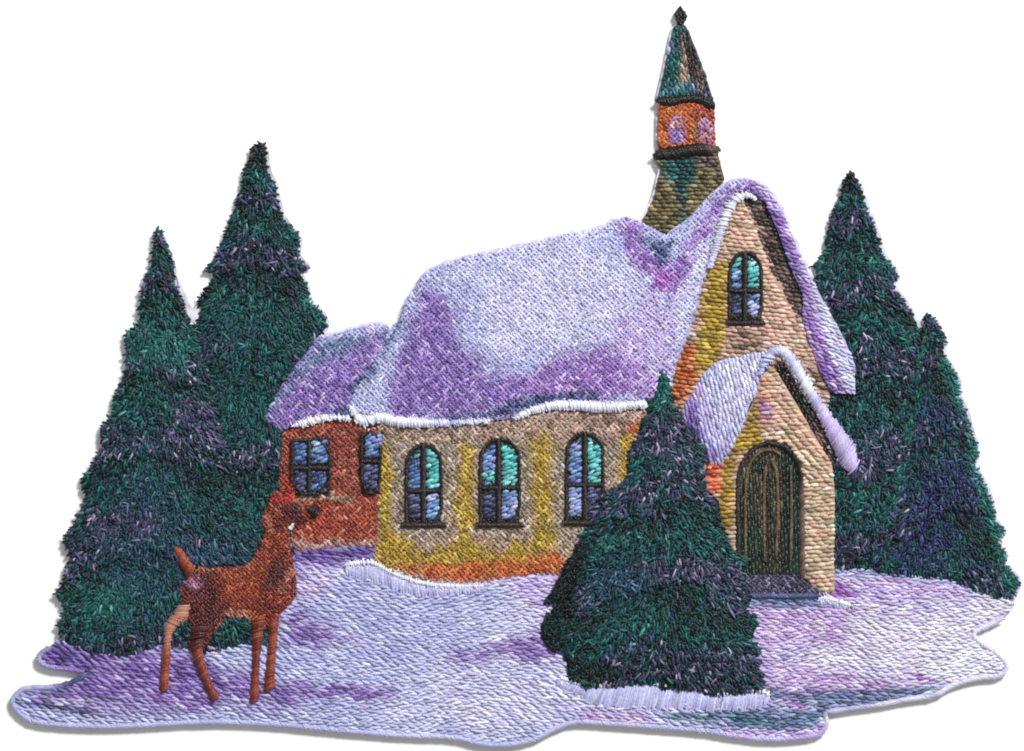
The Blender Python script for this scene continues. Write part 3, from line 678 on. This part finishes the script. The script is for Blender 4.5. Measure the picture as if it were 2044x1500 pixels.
pr_p = Paint('snow', ('snowL','poly',[(1430,722),(1537,699),(1510,790),(1480,850),(1440,860),(1420,780)],16), ('violet','poly',[(1358,827),(1385,780),(1400,830),(1420,890),(1440,915),(1413,922),(1390,873)],10), ('lilac','line',(20,A([(1395,780),(1420,850),(1450,890)])),12),
             ('violetD','line',(12,A([(1370,838),(1395,875)])),5))
area('porch_roof', porch_roof, 'porch_roof', 18, 6, pr_p, 'rows', 'pale snowy porch roof', ang=76, space=9, L=20, w=8.2, tilt=7)

# door
dr_p = Paint('door', ('doorG','poly',[(1560,890),(1598,930),(1598,1155),(1562,1155)],6), ('doorB','line',(10,A([(1536,910),(1548,930),(1552,1010),(1548,1090)])),4), ('doorB','line',(7,A([(1520,960),(1522,1100)])),4),
             ('doorB','line',(7,A([(1484,960),(1492,920),(1512,898),(1540,890),(1560,905)])),4), ('dkbrown','line',(6,A([(1533,920),(1533,1150)])),3), ('dkbrown','line',(8,A([(1564,930),(1566,1150)])),4), ('doorG','poly',[(1470,1060),(1520,1060),(1520,1155),(1470,1155)],14))
d = area('door', door, 'door', 16, 1, dr_p, 'rows', 'dark green arched door with plank seams', build=False, ang=88, space=7.8, L=20, w=6.5, tilt=6)
for pth in ([(1488,1130),(1487,970),(1494,928),(1512,904),(1538,896),(1558,908)], [(1540,918),(1550,940),(1553,1010),(1549,1110)], [(1528,930),(1524,1000),(1526,1120)], [(1578,930),(1580,1010),(1578,1120)]):
    d.add(cord(resample(smooth(pth, False, 1), 4), 5, 20, Paint('doorB', ('door','line',(60,A([(1480,1140),(1600,1140)])),20)), slant=1, wob=1.2))
d.add(cord(resample(smooth([(1473,1140),(1472,960),(1478,930),(1492,906),(1512,890),(1536,884)], False, 1), 4), 8, 19, Paint('dkbrown'), slant=.9))
d.add(cord(resample(smooth([(1536,884),(1562,889),(1582,905),(1596,930),(1601,960),(1602,1150)], False, 1), 4), 13, 18.5, Paint('dkbrown', ('brown','line',(8,A([(1603,960),(1603,1150)])),3)), slant=.9))
d.build(chapel)
sp_ = area('doorstep', step, 'step', 16, 2, Paint('step'), 'weave', 'grey stone doorstep', build=False, pitch=8.5, L=18, w=6.5)
sp_.add(cord([(1500,1189),(1560,1190),(1636,1189)], 9, 19, 'navy', slant=1.5)); sp_.build(chapel)

# ------------------------------------------------------------------ windows
def window(arch_poly, panes, mull, sill, label):
    p = Part('window')
    dk = Paint('dkbrown')
    fl = lambda z: (lambda x, y: np.full(len(x), float(z)))
    p.base(arch_poly, fl(19.6), 12, dk, grid=12)
    p.add(fill_weave(arch_poly, mask_of(arch_poly), fl(19.5), dk, pitch=8, L=15, w=6, over=1))
    for pal, q in panes:
        q = A(q); p.base(q, fl(21.2), 18, Paint(*pal) if isinstance(pal, tuple) else Paint(pal), grid=10)
        p.add(fill_rows(q, mask_of(q), fl(21), Paint(*pal) if isinstance(pal, tuple) else Paint(pal), ang=-24, space=8, L=22, w=9.5, tilt=4, over=3))
    for a in mull: p.add(cord(a[1], a[0], 23, dk, slant=.8))
    p.add(cord(resample(smooth(A(list(arch_poly) + [arch_poly[0]]), False, 1), 5), 6, 22, dk, slant=.8, wob=1.6))
    if sill: p.add(cord(sill[1], sill[0], 23, Paint('dkbrown', ('brown','ellipse',(sum(q[0] for q in sill[1]) / len(sill[1]), sill[1][0][1] - 8, 60, 4), 3)), slant=.5))
    return p.build(chapel, label)

def archwin(x0, x1, yt, yb, xm, yh, pl, label, sill=9, rise=34):
    w = x1 - x0
    ring = [(x0, yb), (x0, yt + rise), (x0 + w * .08, yt + rise * .55), (x0 + w * .26, yt + rise * .16), (x0 + w * .5, yt), (x0 + w * .74, yt + rise * .16), (x1 - w * .08, yt + rise * .55), (x1, yt + rise), (x1, yb)]
    m_ = 5
    UL = [(x0 + m_, yh - 5), (x0 + m_, yt + rise), (x0 + w * .18, yt + rise * .6), (xm - 7, yt + rise * .3), (xm - 7, yh - 5)]
    UR = [(xm + 7, yh - 5), (xm + 7, yt + rise * .24), (x1 - w * .16, yt + rise * .55), (x1 - m_, yt + rise), (x1 - m_, yh - 5)]
    LL = [(x0 + m_, yb - 14), (x0 + m_, yh + 6), (xm - 7, yh + 6), (xm - 7, yb - 14)]
    LR = [(xm + 7, yb - 12), (xm + 7, yh + 6), (x1 - m_, yh + 6), (x1 - m_, yb - 12)]
    return window(ring, list(zip(pl, (UL, UR, LL, LR))), [(10, [(xm, yt + 4), (xm, yb - 4)]), (9, [(x0 + 2, yh), (x1 - 2, yh)])], (11, [(x0 - sill, yb), ((x0 + x1) / 2, yb), (x1 + sill, yb)]) if sill else None, label)

B = lambda a, b, y0, y1: (a, (b, 'poly', [(0, y0), (W, y0), (W, y1), (0, y1)], 6))
archwin(811, 881, 887, 1048, 845, 980, (B('blueW','teal',880,912), B('aqua','aqua',0,1), B('dim','dim',0,1), B('pale','sky',1000,1040)), 'first arched nave window from the left')
archwin(959, 1037, 876, 1048, 995, 974, (B('sky','aqua',940,962), 'aqua', 'dim', B('sky','pale',1000,1040)), 'middle of the three arched nave windows', sill=8)
archwin(1131, 1204, 864, 1044, 1167, 968, (B('pale','sky',900,970), 'aqua', 'pale', 'dim'), 'arched nave window partly hidden by the foreground pine', sill=8)
archwin(1456, 1520, 503, 645, 1486, 581, (B('sky','aqua',500,535), 'aqua', 'dim', B('pale','sky',585,605)), 'arched window high in the gable', sill=6)
window([(583,880),(583,986),(658,986),(658,876)], [('blueW',[(588,884),(588,928),(612,928),(612,882)]),(B('blueW','sky',878,905),[(621,881),(621,924),(653,924),(653,880)]),('dim',[(590,942),(590,982),(611,982),(611,942)]),('blueW',[(621,942),(621,980),(651,980),(651,942)])],
       [(8,[(617,878),(617,986)]),(9,[(585,934),(656,934)])], None, 'square four paned window in the red annex wall')
window([(722,868),(722,984),(758,984),(760,868)], [(B('sky','blueW',895,920),[(730,866),(730,914),(759,914),(760,866)]),('dim',[(727,928),(727,974),(754,974),(754,928)])], [(9,[(722,921),(757,921)])], None, 'narrow window squeezed between the annex and nave walls')

# ------------------------------------------------------------------ snow edges of the roofs
def trim(name, path, width, z, pal, label=None, slant=.25, wob=3.8, space=1.8):
    p = Part(name, SATIN); q = smooth(path, False, 2)
    r = resample(q, 4)
    wd = np.interp(np.linspace(0, 1, len(r)), np.linspace(0, 1, len(width)), width) if np.ndim(width) else width
    p.add(cord(r, wd, z, pal, slant=slant, wob=wob, space=space, w=4.8)); p.add(fuzz(r, wd, z + 5, pal)); return p.build(chapel, label)
wl = Paint('white', ('snow','line',(7,A([(740,850),(1000,846)])),3))
trim('snow_trim', [(700,812),(709,828),(718,840),(732,842),(748,834),(768,834),(790,842),(830,844),(880,845),(930,843),(980,840)], [8,16,20,22,20,20,15,10,8,6,5], 20, wl, wob=3)
trim('snow_trim', [(1028,836),(1050,824),(1075,815),(1100,810),(1140,808),(1180,812),(1220,814),(1250,810),(1290,806)], [8,12,15,18,18,20,20,18,12], 20, Paint('white', ('lilacsat','line',(12,A([(1080,824),(1140,820),(1250,826)])),4)), wob=3)
trim('snow_trim', [(586,850),(603,846),(640,835),(665,833),(697,836)], [6,13,11,9,7], 19, Paint('white'))
trim('snow_trim', [(1416,535),(1428,498),(1440,455),(1452,422),(1466,400),(1480,390),(1496,390),(1508,399)], [6,11,14,15,15,15,12,6], 23, Paint('white', ('snowL','line',(10,A([(1410,540),(1440,470)])),6)))
trim('porch_eave', [(1517,748),(1527,722),(1540,704),(1558,698),(1574,712),(1590,736),(1617,783),(1643,827),(1668,868),(1690,905),(1704,934)], [8,16,20,22,22,21,23,30,37,40,26], 22,
     Paint('snow', ('white','line',(10,A([(1556,694),(1580,710),(1600,745),(1640,806)])),6), ('lilac','poly',[(1625,800),(1660,810),(1730,960),(1650,930)],14)), 'snow covered eave of the porch', slant=.5)

# ------------------------------------------------------------------ deer
dp = Part('deer')
deer_p = Paint('deer', ('deerD','poly',[(356,1150),(430,1140),(450,1200),(436,1265),(385,1292)],16), ('deerO','poly',[(440,1130),(500,1130),(560,1080),(570,1150),(500,1200),(450,1190)],18),
   ('deerL','line',(9,A([(455,1226),(500,1228)])),5), ('deerL','line',(8,A([(395,1133),(500,1127)])),4), ('deerL','line',(9,A([(578,1140),(560,1180)])),5), ('deerD','poly',[(545,1110),(575,1110),(560,1170),(520,1200)],14),
   ('rose','ellipse',(388,1165,14,12),8), ('deerR','poly',[(540,990),(556,976),(576,965),(588,962),(586,1000),(550,1006)],4), ('deerD','poly',[(560,1010),(600,1012),(610,1040),(575,1050)],5), ('deerL','line',(8,A([(530,1030),(540,1060)])),5),
   ('dkbrown','ellipse',(627,1022,14,10),3), ('dkbrown','ellipse',(590,1010,6,5),2), ('white','ellipse',(583,1054,7,7),2))
hd = dome(A(deer_body), 19, 6, 14)
dp.base(deer_body, hd, 13, deer_p, grid=9)
dp.add(fill_weave(deer_body, vis('deer'), hd, deer_p, pitch=8, L=19, w=6.5))
def leg(path, width, pal, zl=20):
    r = resample(smooth(path, False, 2), 4)
    dp.add(cord(r, np.interp(np.linspace(0, 1, len(r)), np.linspace(0, 1, len(width)), width), zl, pal, slant=.4, space=2.4, w=4.4, wob=2, even=.55))
lo_ = Paint('deerO', ('deerL','poly',[(320,1200),(390,1200),(390,1300),(320,1300)],14))
leg([(368,1208),(360,1232),(338,1252),(334,1284),(332,1320),(328,1362),(330,1378)], [28,32,21,15,15,16,18], lo_, 22)
leg([(402,1250),(392,1284),(396,1312),(408,1346),(420,1376),(432,1396)], [46,32,21,18,17,17], Paint('deer', ('deerD','line',(30,A([(400,1245),(392,1290)])),14)), 22)
leg([(518,1236),(514,1270),(511,1320),(509,1370),(508,1400)], [32,21,15,15,19], Paint('deer', ('deerD','line',(6,A([(504,1260),(502,1390)])),4)))
leg([(545,1240),(545,1280),(540,1330),(538,1362),(539,1378)], [20,18,16,19,23], Paint('deerO'))
leg([(384,1142),(372,1126),(360,1106),(350,1093)], [30,25,20,10], Paint('deerO'), 25)
dp.add(cord([(617,1016),(628,1022),(634,1030)], [14,20,12], 25, 'dkbrown'))
dp.build(patch, 'reddish brown deer standing in the snow, looking right')

# ------------------------------------------------------------------ light, world, camera
world = bpy.data.worlds.new('World'); scene.world = world; world.use_nodes = True
bg = world.node_tree.nodes['Background']; bg.inputs[0].default_value = (1, 1, 1, 1); bg.inputs[1].default_value = .38
ld = bpy.data.lights.new('key_lamp', 'AREA'); ld.shape = 'DISK'; ld.size = .5; ld.energy = 62; ld.color = (1, .99, .98)
lo = bpy.data.objects.new('key_lamp', ld); scene.collection.objects.link(lo)
lo.location = (.85, 1.25, 1.45); lo.rotation_euler = (-Vector(lo.location)).to_track_quat('-Z', 'Y').to_euler()

cd = bpy.data.cameras.new('camera'); cam = bpy.data.objects.new('camera', cd); scene.collection.objects.link(cam)
D = .8
cd.sensor_fit = 'HORIZONTAL'; cd.sensor_width = 36; cd.lens = 36 * D / (W * S)
cd.clip_start = .01; cd.clip_end = 20
cam.location = (0, 0, D + ZREF * S); cam.rotation_euler = (0, 0, 0)
scene.camera = cam
scene.render.engine = 'CYCLES'
scene.cycles.filter_width = 1.9
vs = scene.view_settings; vs.view_transform = 'Standard'; vs.look = 'None'; vs.exposure = 0; vs.gamma = 1; vs.use_curve_mapping = False
